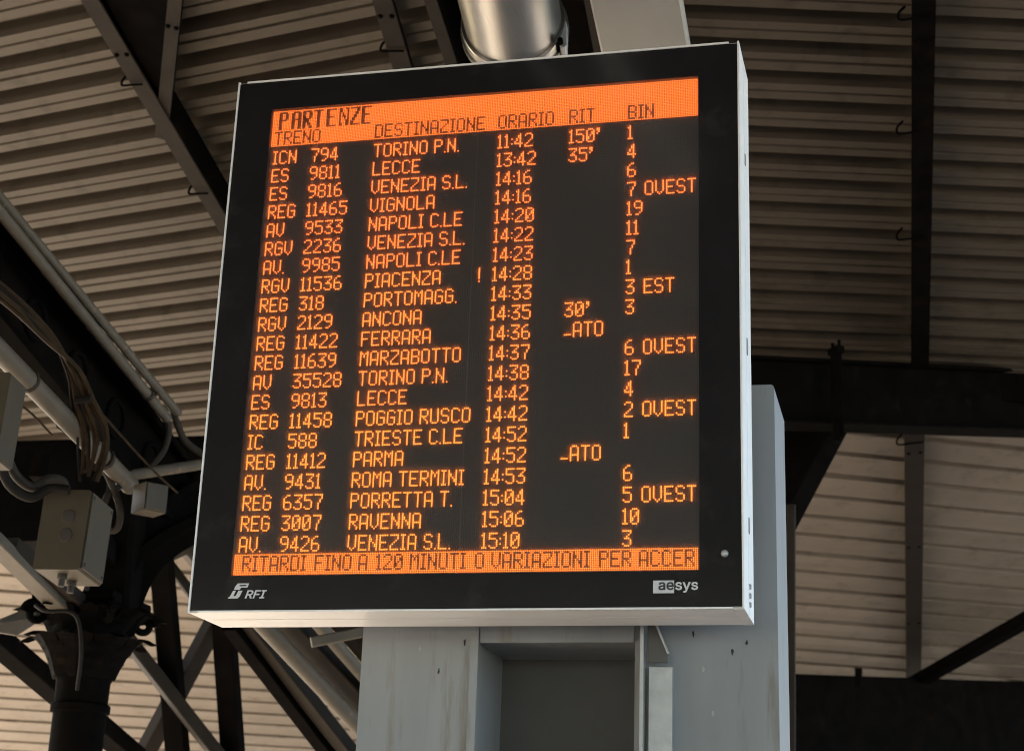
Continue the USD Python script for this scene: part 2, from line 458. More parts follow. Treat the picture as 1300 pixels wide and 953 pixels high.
def dots(mask, radius, y0, h):
    """A shallow six-sided bead for every set dot, all in one mesh."""
    rr, cc = np.nonzero(mask)
    x = LX0 + (cc + 0.5) * PX; z = LZ1 - (rr + 0.5) * PZ
    ang = np.linspace(0, 2 * np.pi, 6, endpoint=False) + 0.3
    n = len(x)
    V = np.zeros((n, 13, 3)); 
    for k in range(6):
        V[:, k] = np.stack([x + radius * math.cos(ang[k]), np.full(n, y0), z + radius * math.sin(ang[k])], 1)
        V[:, 6 + k] = np.stack([x + radius * 0.8 * math.cos(ang[k]), np.full(n, y0 - h * 0.7), z + radius * 0.8 * math.sin(ang[k])], 1)
    V[:, 12] = np.stack([x, np.full(n, y0 - h), z], 1)
    F = []
    for k in range(6):
        a, b = k, (k + 1) % 6
        F += [(a, b, 6 + b), (a, 6 + b, 6 + a), (6 + a, 6 + b, 12)]
    F = np.array(F)
    return trimesh.Trimesh(V.reshape(-1, 3), (F[None] + 13 * np.arange(n)[:, None, None]).reshape(-1, 3), process=False)

ROWS = """ICN|794|TORINO P.N.|11:42|150'|1|
ES|9811|LECCE|13:42|35'|4|
ES|9816|VENEZIA S.L.|14:16||6|
REG|11465|VIGNOLA|14:16||7|OVEST
AV|9533|NAPOLI C.LE|14:20||19|
RGV|2236|VENEZIA S.L.|14:22||11|
AV.|9985|NAPOLI C.LE|14:23||7|
RGV|11536|PIACENZA|14:28||1|
REG|318|PORTOMAGG.|14:33||3|EST
RGV|2129|ANCONA|14:35|30'|3|
REG|11422|FERRARA|14:36|_ATO||
REG|11639|MARZABOTTO|14:37||6|OVEST
AV|35528|TORINO P.N.|14:38||17|
ES|9813|LECCE|14:42||4|
REG|11458|POGGIO RUSCO|14:42||2|OVEST
IC|588|TRIESTE C.LE|14:52||1|
REG|11412|PARMA|14:52|_ATO||
AV.|9431|ROMA TERMINI|14:53||6|
REG|6357|PORRETTA T.|15:04||5|OVEST
REG|3007|RAVENNA|15:06||10|
AV.|9426|VENEZIA S.L.|15:10||3|""".split("\n")
RAD = min(PX, PZ) * 0.46
lit = np.zeros((NR, NC), bool)
for i, line in enumerate(ROWS):
    g = np.zeros((NR, NC), bool)
    r = 27 + 12 * i
    for txt, c in zip(line.split("|"), (2, 26, 65, 140, 182, 216, 226)):
        put(g, txt, c, r)
    if i == 7:
        put(g, "!", 132, r + 0)
    lit |= g
    part("text_row", dots(g, RAD * 1.08, YP, 0.0018), "led_text_" + "abc"[i // 7], panel, kind="stuff", label="lit orange row reading " + " ".join(q for q in line.split("|") if q))
# inverse bars
head = np.zeros((NR, NC), bool); head[0:24] = True
cut = np.zeros((NR, NC), bool)
BIG = {"P": "#####. #....# #....# #....# #....# #####. #..... #..... #..... #..... #..... #.....", "A": ".####. #....# #....# #....# #....# ###### #....# #....# #....# #....# #....# #....#",
       "R": "#####. #....# #....# #....# #....# #####. #.#... #..#.. #...#. #...#. #....# #....#", "T": "###### ..##.. ..##.. ..##.. ..##.. ..##.. ..##.. ..##.. ..##.. ..##.. ..##.. ..##..",
       "E": "###### #..... #..... #..... #..... #####. #..... #..... #..... #..... #..... ######", "N": "#....# ##...# ##...# #.#..# #.#..# #.##.# #..#.# #..#.# #...## #...## #....# #....#",
       "Z": "###### .....# .....# ....#. ....#. ...#.. ..#... .#.... .#.... #..... #..... ######"}
for k, ch in enumerate("PARTENZE"):
    for j, row in enumerate(BIG[ch].split(" ")):
        for i, q in enumerate(row):
            if q == "#":
                c = 4 + int(round(k * 7.5)) + i
                cut[1 + j, c] = True
                cut[1 + j, c + (1 if i < 3 else -1)] |= (q == "#") and row.count("#") <= 2 and True
for txt, c in (("TRENO", 2), ("DESTINAZIONE", 65), ("ORARIO", 140), ("RIT", 182), ("BIN", 216)):
    put(cut, txt, c, 14)
head &= ~cut
foot = np.zeros((NR, NC), bool); foot[277:289] = True
cut2 = np.zeros((NR, NC), bool)
c = 5
for k, w in enumerate("RITARDI FINO A 120 MINUTI O VARIAZIONI PER ACCER".split(" ")):
    c = put(cut2, w, c, 278) + (3 if k % 2 else 4)
foot &= ~cut2
lit |= head | foot
part("header_bar", dots(head, RAD, YP, 0.0018), "led_bar_top", panel, kind="stuff", label="lit orange header bar with dark lettering PARTENZE TRENO DESTINAZIONE ORARIO RIT BIN")
part("footer_bar", dots(foot, RAD, YP, 0.0018), "led_bar_low", panel, kind="stuff", label="lit orange footer bar with dark lettering RITARDI FINO A 120 MINUTI O VARIAZIONI PER ACCER")
part("unlit_diodes", dots(~lit, RAD * 0.72, YP, 0.0014), "led_off", panel, kind="stuff")
part("module_seam", bx(LX0 + 128.0 * PX - 0.0008, LX0 + 128.0 * PX + 0.0008, YP - 0.0021, YP, LZ0 + 12 * PZ, LZ1 - 24 * PZ), "seam_grey", panel)

# matt protective pane over the diodes: mostly clear, scatters a little of their light
MATS["front_pane"] = usdkit.material(stage, "/World/Looks/front_pane", {
    "t": ("transparent_bsdf", {"color": (0.97, 0.96, 0.96)}), "s": ("translucent_bsdf", {"color": (0.95, 0.93, 0.92)}), "m": ("mix_closure", {"fac": 0.16}),
    "f": ("fresnel", {"IOR": 1.33}), "g": ("glossy_bsdf", {"color": (1, 1, 1), "roughness": 0.16}), "o": ("mix_closure", {})},
    [("t.BSDF", "m.closure1"), ("s.BSDF", "m.closure2"), ("m.closure", "o.closure1"), ("g.BSDF", "o.closure2"), ("f.fac", "o.fac")], surface="o.closure")
part("front_pane", bx(LX0 - mg + 0.0004, LX1 + mg - 0.0004, 0.0042, 0.0050, LZ0 - mg + 0.0004, LZ1 + mg - 0.0004), "front_pane", board)

# emblems on the lower bezel (flat print, laid just proud of the glass)
EX, EZ, EY = np.array([1.0, 0, 0]), np.array([0, 0, 1.0]), 0.0018

def print_text(txt, height, x, z, shear=0.0, bold=True, y=EY, depth=0.0008, width=None):
    m = meshkit.text_mesh(txt, height, depth, bold)
    V = m.vertices.copy()
    V[:, 0] += shear * V[:, 1]
    if width:
        V[:, 0] *= width / (V[:, 0].max() - V[:, 0].min())
    W = np.stack([x + V[:, 0], np.full(len(V), y) - V[:, 2], z + V[:, 1]], 1)
    return trimesh.Trimesh(W, m.faces, process=False)

lx, lz, q = -0.680, BZ + 0.0395, 0.0435 / 135.0     # emblem drawn on a 195 x 135 grid
def E_(pts): return Polygon([(lx + a * q, lz + b * q) for a, b in pts])
emb = [E_([(85, 135), (192, 135), (178, 97), (120, 97), (104, 78), (52, 78), (62, 108)]).difference(E_([(104, 122), (170, 122), (166, 110), (100, 110)])),
       E_([(45, 70), (72, 70), (50, 22), (74, 22), (96, 70), (135, 70), (112, 18), (92, 0), (0, 0), (10, 14), (20, 18)])]
part("operator_emblem", [prism(e, (0, EY, 0), EX, EZ, 0.0008) for e in emb], "logo_white", board, label="white slanted double curve railway emblem")
part("operator_lettering", print_text("RFI", 0.0225, lx + 0.049, lz + 0.0005, 0.25, width=0.066), "logo_white", board, label="white slanted lettering RFI")
ax0, az0 = 0.5535, BZ + 0.0435
part("maker_plate", prism(sbox(ax0, az0, ax0 + 0.0575, az0 + 0.0345), (0, EY, 0), EX, EZ, 0.0008), "logo_white", board, label="white rectangle behind the letters ae")
part("maker_lettering", print_text("ae", 0.0265, ax0 + 0.0135, az0 + 0.0095, width=0.042, y=EY - 0.0009), "logo_dark", board, label="dark letters ae")
part("maker_lettering", print_text("sys", 0.0265, ax0 + 0.0585, az0 + 0.0095, width=0.062), "logo_white", board, label="white letters sys")
# small fittings on the frame
part("bezel_screw", lathe([(0.0, -0.010), (0.007, -0.009), (0.010, -0.004), (0.011, 0.004), (0.0, 0.004)], (0.748, 0.002, BZ + 0.150), (0, 1, 0), 14), "zinc", board)
for zz, hh in ((BZ + 1.36, 0.035), (BZ + 0.76, 0.05), (BZ + 0.235, 0.045)):
    part("latch_slot", bx(BW / 2 - 0.002, BW / 2 + 0.0015, 0.135, 0.150, zz, zz + hh), "hole_dark", board)
for zz in (0.035, 0.06, 0.085):
    part("side_rivet", lathe([(0.0, 0.006), (0.006, 0.005), (0.009, 0.0), (0.0, -0.001)], (BW / 2 + 0.0005, 0.14, BZ + zz), (1, 0, 0), 10), "zinc", board)
for xx in (-0.33, 0.55, 0.63):
    part("top_rivet", lathe([(0.0, 0.008), (0.005, 0.007), (0.007, 0.0), (0.0, -0.001)], (xx, 0.02, BZ + BH + 0.0005), (0, 0, 1), 10), "zinc", board)

# ------------------------------------------------------------------ steel support behind the board
YS = 0.38
xl = on_y(459, 835, YS)[0]; xr = on_y(986, 700, YS)[0]; ztop = on_y(975, 488, YS)[2]
ox0 = on_y(606, 840, YS)[0]; ox1 = on_y(806, 840, YS)[0]; oz = on_y(700, 816, YS)[2]
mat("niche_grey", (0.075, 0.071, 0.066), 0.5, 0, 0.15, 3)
sup = thing("support_pier", "grey painted steel pier with rust streaks and dark niche behind the display board", "pier", ((xl + xr) / 2, YS + 0.17, 0))
D2 = YS + 0.36
uu_ = sbox(xl, 0.0, xr, ztop).difference(sbox(ox0, -1, ox1, oz))
uu_ = uu_.buffer(-0.012).buffer(0.012)
part("pier_body", prism(uu_, (0, D2, 0), EX, EZ, D2 - YS), "grey_paint", sup)
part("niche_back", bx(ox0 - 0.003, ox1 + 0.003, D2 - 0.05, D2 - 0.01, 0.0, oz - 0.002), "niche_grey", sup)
part("niche_flange", bx(ox0 - 0.018, ox0 + 0.006, YS - 0.02, YS - 0.002, 0.3, oz + 0.045), "grey_paint", sup)
part("niche_lintel", bx(ox0 + 0.008, ox1 - 0.002, YS - 0.014, YS - 0.002, oz, oz + 0.05), "grey_paint", sup)
gx = on_y(812, 830, YS - 0.12)[0]
gp = Polygon([(0, 0), (-0.115, 0), (-0.018, -0.135), (0, -0.16)])
gz = oz + 0.055
part("gusset_plate", prism(Polygon([(0, 0), (0.05, 0), (0.05, -0.9), (0, -0.9)]), (gx, YS - 0.003, gz), np.array([0, -1.0, 0]), EZ, 0.010), "zinc", sup)
part("gusset_foot", bx(gx + 0.013, gx + 0.080, YS - 0.030, YS - 0.002, gz - 0.9, gz - 0.125, 0.004), "zinc", sup)
ggx = on_y(850, 830, YS)[0]
part("gusset_web", prism(Polygon([(gx + 0.011, gz), (gx + 0.03, gz), (ggx, gz - 0.095), (ggx, gz - 0.118), (gx + 0.011, gz - 0.118)]), (0, YS - 0.036, 0), EX, EZ, 0.008), "niche_grey", sup)
part("gusset_edge", beam((gx + 0.03, YS - 0.04, gz + 0.002), (ggx + 0.003, YS - 0.04, gz - 0.093), 0.018, 0.006), "zinc", sup)
for k, (hx, hy) in enumerate(((533, 823), (557, 851), (880, 805), (893, 850), (930, 828), (948, 815), (905, 905), (590, 815))):
    P = on_y(hx, hy, YS)
    an = np.sort(RNG.uniform(0, 2 * np.pi, 8)); ra = RNG.uniform(0.0015, 0.0055, 8)
    pg = Polygon([(r_ * math.cos(q_) * 0.7, r_ * math.sin(q_) * 2.2) for r_, q_ in zip(ra, an)]).buffer(0.001)
    part("paint_chip", prism(pg, P - [0, 0.0002, 0], EX, EZ, 0.0012), "hole_dark" if k % 3 else "pale_paint", sup)

# pale sloping arm above
va = unit(ray(1234, 2216))
A0 = on_y(820, 62, 0.55)
arm = part("boxed_strut", beam(A0 + va * 0.25, A0 - va * 2.2, 0.300, 0.05, (0, 0, 1), 0.008), "pale_paint")
tag(arm, "pale grey boxed steel arm rising above the right of the display board", "strut")

# brushed pipe over the board
vd = unit(ray(884, 1180)); vd = unit([vd[0], vd[1], 0])
Cp = on_y(653, 36, 0.62)
pr = 0.170
pipe = thing("steel_pipe", "large brushed stainless steel pipe with flanged collar above the display board", "pipe", tuple(Cp))
part("pipe_body", lathe([(pr, -2.6), (pr, -0.012), (pr - 0.012, -0.010), (pr - 0.012, 0.2)], Cp, vd, 64, ref=[0, 0, 1]), "brushed_steel", pipe, smooth=40)
part("pipe_collar", lathe([(pr + 0.001, -0.055), (pr + 0.012, -0.055), (pr + 0.014, -0.05), (pr + 0.014, 0.0), (pr + 0.022, 0.002), (pr + 0.022, 0.03), (pr - 0.02, 0.032)], Cp, vd, 64, ref=[0, 0, 1]), "brushed_steel", pipe, smooth=40)
sv = np.cross(vd, [0, 0, 1])
part("collar_lug", beam(Cp + sv * (pr + 0.008) - [0, 0, 0.055] - vd * 0.05, Cp + sv * (pr + 0.008) - [0, 0, 0.055] + vd * 0.03, 0.022, 0.10), "zinc", pipe)
part("collar_bolt", tube([Cp + sv * (pr + 0.0) - [0, 0, 0.09] - vd * 0.075, Cp + sv * (pr + 0.0) - [0, 0, 0.09] + vd * 0.02], 0.010, 8), "dark_iron", pipe)

# dark channel beam over the pipe
ch0 = on_y(572, 75, 1.35); ch1 = on_y(760, 65, 1.35)
cw = np.linalg.norm(ch1 - ch0)
vc = unit(ray(1000, 1500)); 
cm = (ch0 + ch1) / 2
chan = thing("channel_beam", "dark steel channel beam running above the brushed pipe", "beam", tuple(cm))
vc = unit([vc[0], vc[1], vc[2] * 0.6])
su = unit(np.cross(vc, [0, 0, 1])); uu = np.cross(su, vc)
for side in (-1, 1):
    part("flange_lip", sweep_profile([(-0.024, 0), (0.024, 0), (0.024, 0.012), (-0.024, 0.012)], cm + su * side * cw / 2 - vc * 4.0, cm + su * side * cw / 2 + vc * 0.8, su, uu), "brown_steel", chan)
part("channel_web", sweep_profile([(-cw / 2 + 0.004, 0.014), (-cw / 2 + 0.016, 0.014), (-cw / 2 + 0.016, 0.2), (cw / 2 - 0.016, 0.2), (cw / 2 - 0.016, 0.014), (cw / 2 - 0.004, 0.014), (cw / 2 - 0.004, 0.212), (-cw / 2 + 0.004, 0.212)], cm - vc * 4.0, cm + vc * 0.8, su, uu), "dark_iron", chan)

# ------------------------------------------------------------------ rafters under the roofs
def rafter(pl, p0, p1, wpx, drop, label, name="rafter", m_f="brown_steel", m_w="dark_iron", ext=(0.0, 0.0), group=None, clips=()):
    """Bottom flange (lit) + web + top flange, running below a roof slope through two photo points."""
    a, b = pl.hit(*p0, drop), pl.hit(*p1, drop)
    d = unit(b - a); L = np.linalg.norm(b - a)
    a2, b2 = a - d * ext[0], b + d * ext[1]
    dep = ((a + b) / 2 - CC) @ CR[2]
    # width across the line, as seen
    s = unit(np.cross(d, pl.n))
    sx = CR @ s; seen = np.linalg.norm(sx[:2])
    ld = np.array(p1, float) - p0; ld /= np.linalg.norm(ld)
    sn = abs(sx[0] * ld[1] - sx[1] * ld[0])
    w = wpx * abs(ld[1]) * dep / FPX / max(sn, 0.2)
    o = thing(name, label, "beam", tuple((a + b) / 2), "steel rafters under the canopy roof slopes")
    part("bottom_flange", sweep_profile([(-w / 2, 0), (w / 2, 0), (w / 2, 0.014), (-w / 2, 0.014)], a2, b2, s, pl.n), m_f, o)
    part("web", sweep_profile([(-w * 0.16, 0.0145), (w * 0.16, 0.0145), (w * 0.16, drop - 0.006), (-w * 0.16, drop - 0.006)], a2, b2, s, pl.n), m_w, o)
    n_b = max(2, int(L / 0.62))
    for i in range(n_b):
        for sg in (-1, 1):
            if i % 3 == 0:
                part("flange_bolt", lathe([(0.0, 0.011), (0.010, 0.010), (0.015, 0.0), (0.0, -0.002)], a + d * (i + 0.5) * L / n_b + s * sg * w * 0.3, -pl.n, 7), m_w, o)
    for (cx, cy) in clips:
        P = pl.hit(cx, cy, drop)
        part("hook_bolt", tube(spline([P - s * w * 0.52 + pl.n * 0.07, P - s * w * 0.80 + pl.n * 0.03, P - s * w * 0.78 - pl.n * 0.015, P - s * w * 0.2 - pl.n * 0.016, P + s * w * 0.45 - pl.n * 0.016], 5), 0.007, 6), m_w, o)
    return o

rafter(LEFT, (113, 0), (262, 250), 22, 0.24, "long brown steel rafter crossing the upper left roof diagonally to the board", ext=(2.5, 2.2), clips=((172, 105), (256, 243)))
rafter(LEFT, (222, 0), (209, 130), 17, 0.225, "short brown steel rafter meeting the long diagonal one at upper left", ext=(2.0, 0.35))
rafter(LEFT, (484, 0), (508, 80), 24, 0.14, "brown steel rafter just left of the brushed pipe", ext=(2.0, 4.0), clips=((503, 62),))
rafter(RIGHT, (1173, 0), (1168, 466), 25, 0.22, "black steel rafter on the right roof slope running down to the black beam", m_f="dark_iron", ext=(2.5, 0.0), clips=((1166, 20), (1162, 165), (1160, 300)))
rafter(FAR, (1161, 552), (1160, 858), 21, 0.10, "thin brown steel rafter on the far roof below the black beam", ext=(0.3, 6.0), clips=((1160, 560),))
# dark plate closing the fork between the two left rafters
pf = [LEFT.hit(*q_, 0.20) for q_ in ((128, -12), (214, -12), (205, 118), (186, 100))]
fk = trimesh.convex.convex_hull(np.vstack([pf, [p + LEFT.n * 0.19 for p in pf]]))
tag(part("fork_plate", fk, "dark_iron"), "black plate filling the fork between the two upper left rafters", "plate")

# black valley beam and its fittings
Bl = RIGHT.hit(930, 500, 0.0); Br = RIGHT.hit(1340, 507, 0.0)
d0 = (RIGHT.hit(955, 458) - CC) @ CR[2]
P_l, P_r = at(600, 489, d0 * 0.80), at(1420, 516, d0 * 1.26)
dl, dr = d0 * 0.93, (FAR.hit(1300, 515) - CC) @ CR[2] - 0.62
bm = thing("valley_beam", "long black steel beam crossing right of the board between the two roof slopes", "beam", tuple((P_l + P_r) / 2))
pl_a, pl_b = at(955, 498, dl), at(1300, 512, dr)
dv = unit(pl_b - pl_a)
hh = 88 * dl / FPX
part("web", beam(pl_a - dv * 3.6, pl_b + dv * 1.6, 0.10, hh * 0.90), "dark_iron", bm)
sdv = unit(np.cross(dv, [0, 0, 1])); udv = np.cross(sdv, dv)
for sgn in (-1, 1):
    part("flange", beam(pl_a - dv * 3.6 + udv * sgn * hh * 0.47, pl_b + dv * 1.6 + udv * sgn * hh * 0.47, 0.24, hh * 0.045), "dark_iron", bm)
ck = at(1063, 505, dl * 1.02) - sdv * 0.0
cl = thing("beam_clamp", "black bolted clamp hanging on the valley beam right of the board", "clamp", tuple(ck))
toc = unit((CC - ck) * [1, 1, 0])
wpx_ = dl * 1.04 / FPX
ck = ck + toc * 0.16
part("clamp_bar", beam(ck + EZ * 52 * wpx_, ck - EZ * 60 * wpx_, 14 * wpx_, 0.03, toc), "dark_iron", cl)
part("clamp_head", beam(ck + EZ * 52 * wpx_ - sdv * 10 * wpx_, ck + EZ * 52 * wpx_ + sdv * 10 * wpx_, 0.06, 9 * wpx_), "dark_iron", cl)
for sg in (-1, 1):
    part("clamp_bolt", tube([ck + EZ * 48 * wpx_ + sdv * sg * 7 * wpx_, ck + EZ * 64 * wpx_ + sdv * sg * 7 * wpx_], 0.012, 7), "dark_iron", cl)
part("clamp_foot", beam(ck - EZ * 40 * wpx_ - sdv * 4 * wpx_, ck - EZ * 64 * wpx_ - sdv * 4 * wpx_, 9 * wpx_, 0.08, toc), "dark_iron", cl)

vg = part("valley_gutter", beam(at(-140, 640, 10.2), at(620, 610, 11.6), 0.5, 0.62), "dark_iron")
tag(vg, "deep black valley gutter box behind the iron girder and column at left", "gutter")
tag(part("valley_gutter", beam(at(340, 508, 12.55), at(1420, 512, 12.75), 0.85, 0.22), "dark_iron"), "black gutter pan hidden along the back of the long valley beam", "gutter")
kb = part("knee_brace", [beam(at(1064, 538, dl * 1.05), at(960, 733, dl * 0.98), 0.10, 0.14), ], "dark_iron")
tag(kb, "dark steel knee brace sloping from the valley beam down behind the pier", "brace")
kp = [at(*q_, dl * 1.06) for q_ in ((985, 535), (1052, 535), (998, 640), (985, 650))]
bk = unit(np.cross(kp[1] - kp[0], kp[3] - kp[0]))
tag(part("brace_plate", trimesh.convex.convex_hull(np.vstack([kp, [p + bk * 0.03 for p in kp]])), "dark_iron"), "black triangular plate between knee brace and valley beam", "plate")
tag(part("diagonal_brace", beam(FAR.hit(1330, 771, 0.25), FAR.hit(1130, 884, 0.25), 0.13, 0.12), "dark_iron"), "black steel brace slanting across the far roof at lower right", "brace")
fb0, fb1 = at(985, 925, 16.5), at(1400, 930, 19.0)
tag(part("far_eaves_beam", [beam(fb0, fb1, 0.2, 1.05), beam(at(1090, 848, 16.6), at(1090, 870, 16.6), 0.07, 0.07, (0, 1, 0))], "dark_iron"), "black eaves beam along the bottom right under the far roof", "beam")
tag(part("slim_post", beam(at(1004, 640, 10.5), at(1004, 990, 10.5), 0.055, 0.055, (0, 1, 0)), "brown_steel"), "slim brown post showing beside the pier's right edge", "post")

# ------------------------------------------------------------------ left: iron column, girder, pipes
GA, GB = (-60, 288, 6.7), (235, 648, 8.7)          # centre line of the dark girder
def along(x, off=0.0):
    """Point of the girder's face over photo column x, moved off pixels down."""
    t = (x - GA[0]) / (GB[0] - GA[0])
    d = 1 / (1 / GA[2] + t * (1 / GB[2] - 1 / GA[2]))
    return x, GA[1] + t * (GB[1] - GA[1]) + off, d
g0, g1 = at(*GA), at(*GB)
gd = unit(g1 - g0); gs = unit(np.cross(gd, EZ)); gu = np.cross(gs, gd)
gird = thing("iron_girder", "dark cast iron girder slanting down the left side to the column", "girder", tuple((g0 + g1) / 2))
gh = 0.36
part("girder_web", beam(g0 - gd * 1.5, g1, 0.05, gh * 0.9, chamfer=0.004), "dark_iron", gird)
for sgn in (-1, 1):
    part("girder_flange", beam(g0 - gd * 1.5 + gu * sgn * gh * 0.48, g1 + gu * sgn * gh * 0.48, 0.16, 0.035), "dark_iron", gird)
near_ = unit((CC - (g0 + g1) / 2) - ((CC - (g0 + g1) / 2) @ gd) * gd - ((CC - (g0 + g1) / 2) @ gu) * gu)
for k in range(9):
    c_ = g0 + gd * (0.25 + k * 0.42) + near_ * 0.03
    rp = [c_ + 0.085 * (math.cos(a) * gd + math.sin(a) * gu) for a in np.linspace(0, 2 * np.pi, 17)]
    part("girder_ring", tube(rp, 0.014, 7), "dark_iron", gird)

def px_tube(pts, r, n=8, sides=10):
    return tube(spline([at(*p) for p in pts], n), r, sides)

def conduit(label, pts, r, m="conduit_grey", rings=(), name="conduit", cat_="conduit"):
    o = thing(name, label, cat_, tuple(at(*pts[len(pts) // 2])), {"conduit": "pipes and conduits round the board and girder", "flexible_hose": "flexible hoses at the girder"}.get(name))
    part("tube", px_tube(pts, r, 8, 12), m, o, smooth=50)
    for (x, y, d) in rings:
        P = at(x, y, d); t = unit(at(*pts[-1]) - at(*pts[0]))
        part("pipe_clip", tube([P - t * 0.012, P + t * 0.012], r * 1.22, 12), "hose_grey", o)
    return o

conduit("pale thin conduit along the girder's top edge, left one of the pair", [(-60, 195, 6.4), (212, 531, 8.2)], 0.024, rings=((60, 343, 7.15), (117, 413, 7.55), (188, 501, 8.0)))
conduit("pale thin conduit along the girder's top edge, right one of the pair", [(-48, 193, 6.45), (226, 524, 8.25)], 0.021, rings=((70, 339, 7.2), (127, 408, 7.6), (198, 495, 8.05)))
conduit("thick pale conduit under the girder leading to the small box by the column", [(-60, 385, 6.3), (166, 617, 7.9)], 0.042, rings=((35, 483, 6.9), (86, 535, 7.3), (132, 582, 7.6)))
conduit("short pale pipe running level from the column to the board's left edge", [(158, 604, 7.95), (330, 578, 8.3)], 0.026)
conduit("grey flexible hose bending down from the conduit pair's end", [(210, 529, 8.2), (214, 548, 8.2), (207, 572, 8.15), (188, 596, 8.0)], 0.017, "hose_grey", name="flexible_hose", cat_="hose")
conduit("grey flexible hose curving from the conduit pair behind the board", [(205, 503, 8.2), (216, 512, 8.25), (224, 535, 8.3), (236, 560, 8.35), (262, 580, 8.4)], 0.017, "hose_grey", name="flexible_hose", cat_="hose")
conduit("brown hose looping below the small box beside the column", [(120, 575, 7.7), (140, 610, 7.75), (152, 645, 7.75), (150, 668, 7.75), (140, 673, 7.75), (128, 660, 7.75), (136, 630, 7.75), (152, 617, 7.8)], 0.016, "hose_grey", name="flexible_hose", cat_="hose")
conduit("thick dark hose drooping above the cream electrical box", [(2, 560, 6.9), (18, 600, 6.95), (40, 618, 7.0), (62, 608, 7.05), (80, 612, 7.1), (85, 640, 7.1)], 0.020, "hose_grey", name="flexible_hose", cat_="hose")
conduit("second thick hose drooping just below the first at far left", [(-4, 578, 6.85), (12, 615, 6.9), (38, 631, 6.95), (64, 620, 7.0), (88, 622, 7.0)], 0.020, "cable_dark", name="flexible_hose", cat_="hose")

cb = thing("cable_bundle", "bundle of tan cables hanging in loops along the girder", "cables", tuple(at(80, 450, 7.2)))
for k in range(9):
    o_ = (k - 4) * 2.2; j = RNG.uniform(-3, 3, 8)
    part("cable", px_tube([(-30 + j[0], 345 + o_, 6.55), (20 + j[0], 385 + o_, 6.75), (60 + j[1], 425 + o_, 6.95), (92 + o_ * .8, 470 + j[2], 7.12), (104 + o_ * 1.6 + j[3], 508 + j[3], 7.2),
                           (118 + o_ * 2.2 + j[4], 548 + j[4] * 2, 7.3), (118 + o_ * 2.0 + j[5], 580 + j[5] * 4, 7.3), (112 + o_ * 1.2, 603 + j[6] * 3, 7.3)], 0.0065 + 0.002 * (k % 3), 6, 6), "cable_tan" if k % 3 else "cable_dark", cb)
part("cable_tie", tube([at(96, 508, 7.15), at(116, 506, 7.15)], 0.018, 8), "cable_dark", cb)
conduit("single thin cable stretched from the girder across to the small box", [(125, 520, 7.5), (190, 592, 7.8), (225, 625, 8.0)], 0.005, "cable_tan", name="thin_cable", cat_="cable")
conduit("single thin dark cable sagging across the far left gap", [(14, 505, 6.9), (40, 525, 7.0), (66, 552, 7.1)], 0.005, "cable_tan", name="thin_cable", cat_="cable")

# electrical boxes
def obox(name, label, P, u, lu, w, lw, lz_, m, c=0.008, cat_="electrical box"):
    """Upright box with its near bottom corner's middle at P: lu along u, lw along w, lz_ high."""
    o = thing(name, label, cat_, tuple(P))
    part("case", frame_box(P, u * lu / 2, w * lw / 2, EZ * lz_ / 2, c), m, o)
    return o
hu = unit([gd[0], gd[1], gd[2] * 1.0])
hw_ = unit(np.cross(hu, EZ))
P1 = at(93, 683, 7.1)
u1 = unit(at(133, 724, 7.45) - at(72, 676, 6.95)); w1 = unit(np.cross(u1, EZ)); z1 = np.cross(w1, u1)
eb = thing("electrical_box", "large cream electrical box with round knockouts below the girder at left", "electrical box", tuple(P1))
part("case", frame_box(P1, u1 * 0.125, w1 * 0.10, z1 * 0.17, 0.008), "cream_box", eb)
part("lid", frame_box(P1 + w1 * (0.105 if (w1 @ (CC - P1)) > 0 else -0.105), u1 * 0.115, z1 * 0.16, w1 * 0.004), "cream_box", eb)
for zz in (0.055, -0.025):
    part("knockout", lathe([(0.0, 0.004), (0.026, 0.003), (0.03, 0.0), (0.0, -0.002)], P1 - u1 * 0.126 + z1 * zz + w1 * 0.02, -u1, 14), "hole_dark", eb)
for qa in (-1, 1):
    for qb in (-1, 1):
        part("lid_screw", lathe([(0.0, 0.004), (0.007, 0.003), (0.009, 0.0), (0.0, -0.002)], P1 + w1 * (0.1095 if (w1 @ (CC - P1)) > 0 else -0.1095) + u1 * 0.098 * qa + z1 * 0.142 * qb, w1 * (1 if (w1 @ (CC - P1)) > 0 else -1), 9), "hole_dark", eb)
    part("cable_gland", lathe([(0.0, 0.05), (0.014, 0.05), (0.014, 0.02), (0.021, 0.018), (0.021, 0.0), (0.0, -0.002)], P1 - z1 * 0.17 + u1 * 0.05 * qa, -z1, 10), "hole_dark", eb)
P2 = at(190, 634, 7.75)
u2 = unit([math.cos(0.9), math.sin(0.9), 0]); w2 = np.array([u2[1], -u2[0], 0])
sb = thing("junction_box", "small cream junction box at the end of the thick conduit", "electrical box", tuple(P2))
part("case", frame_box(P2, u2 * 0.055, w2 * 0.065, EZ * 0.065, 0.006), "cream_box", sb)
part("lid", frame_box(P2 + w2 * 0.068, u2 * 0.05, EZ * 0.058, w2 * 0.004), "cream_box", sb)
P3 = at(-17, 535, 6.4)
tag(part("meter_box", frame_box(P3, u1 * 0.07, w1 * 0.10, z1 * 0.17, 0.008), "cream_box"), "yellowish cream box cut by the left edge below the thick conduit", "electrical box")

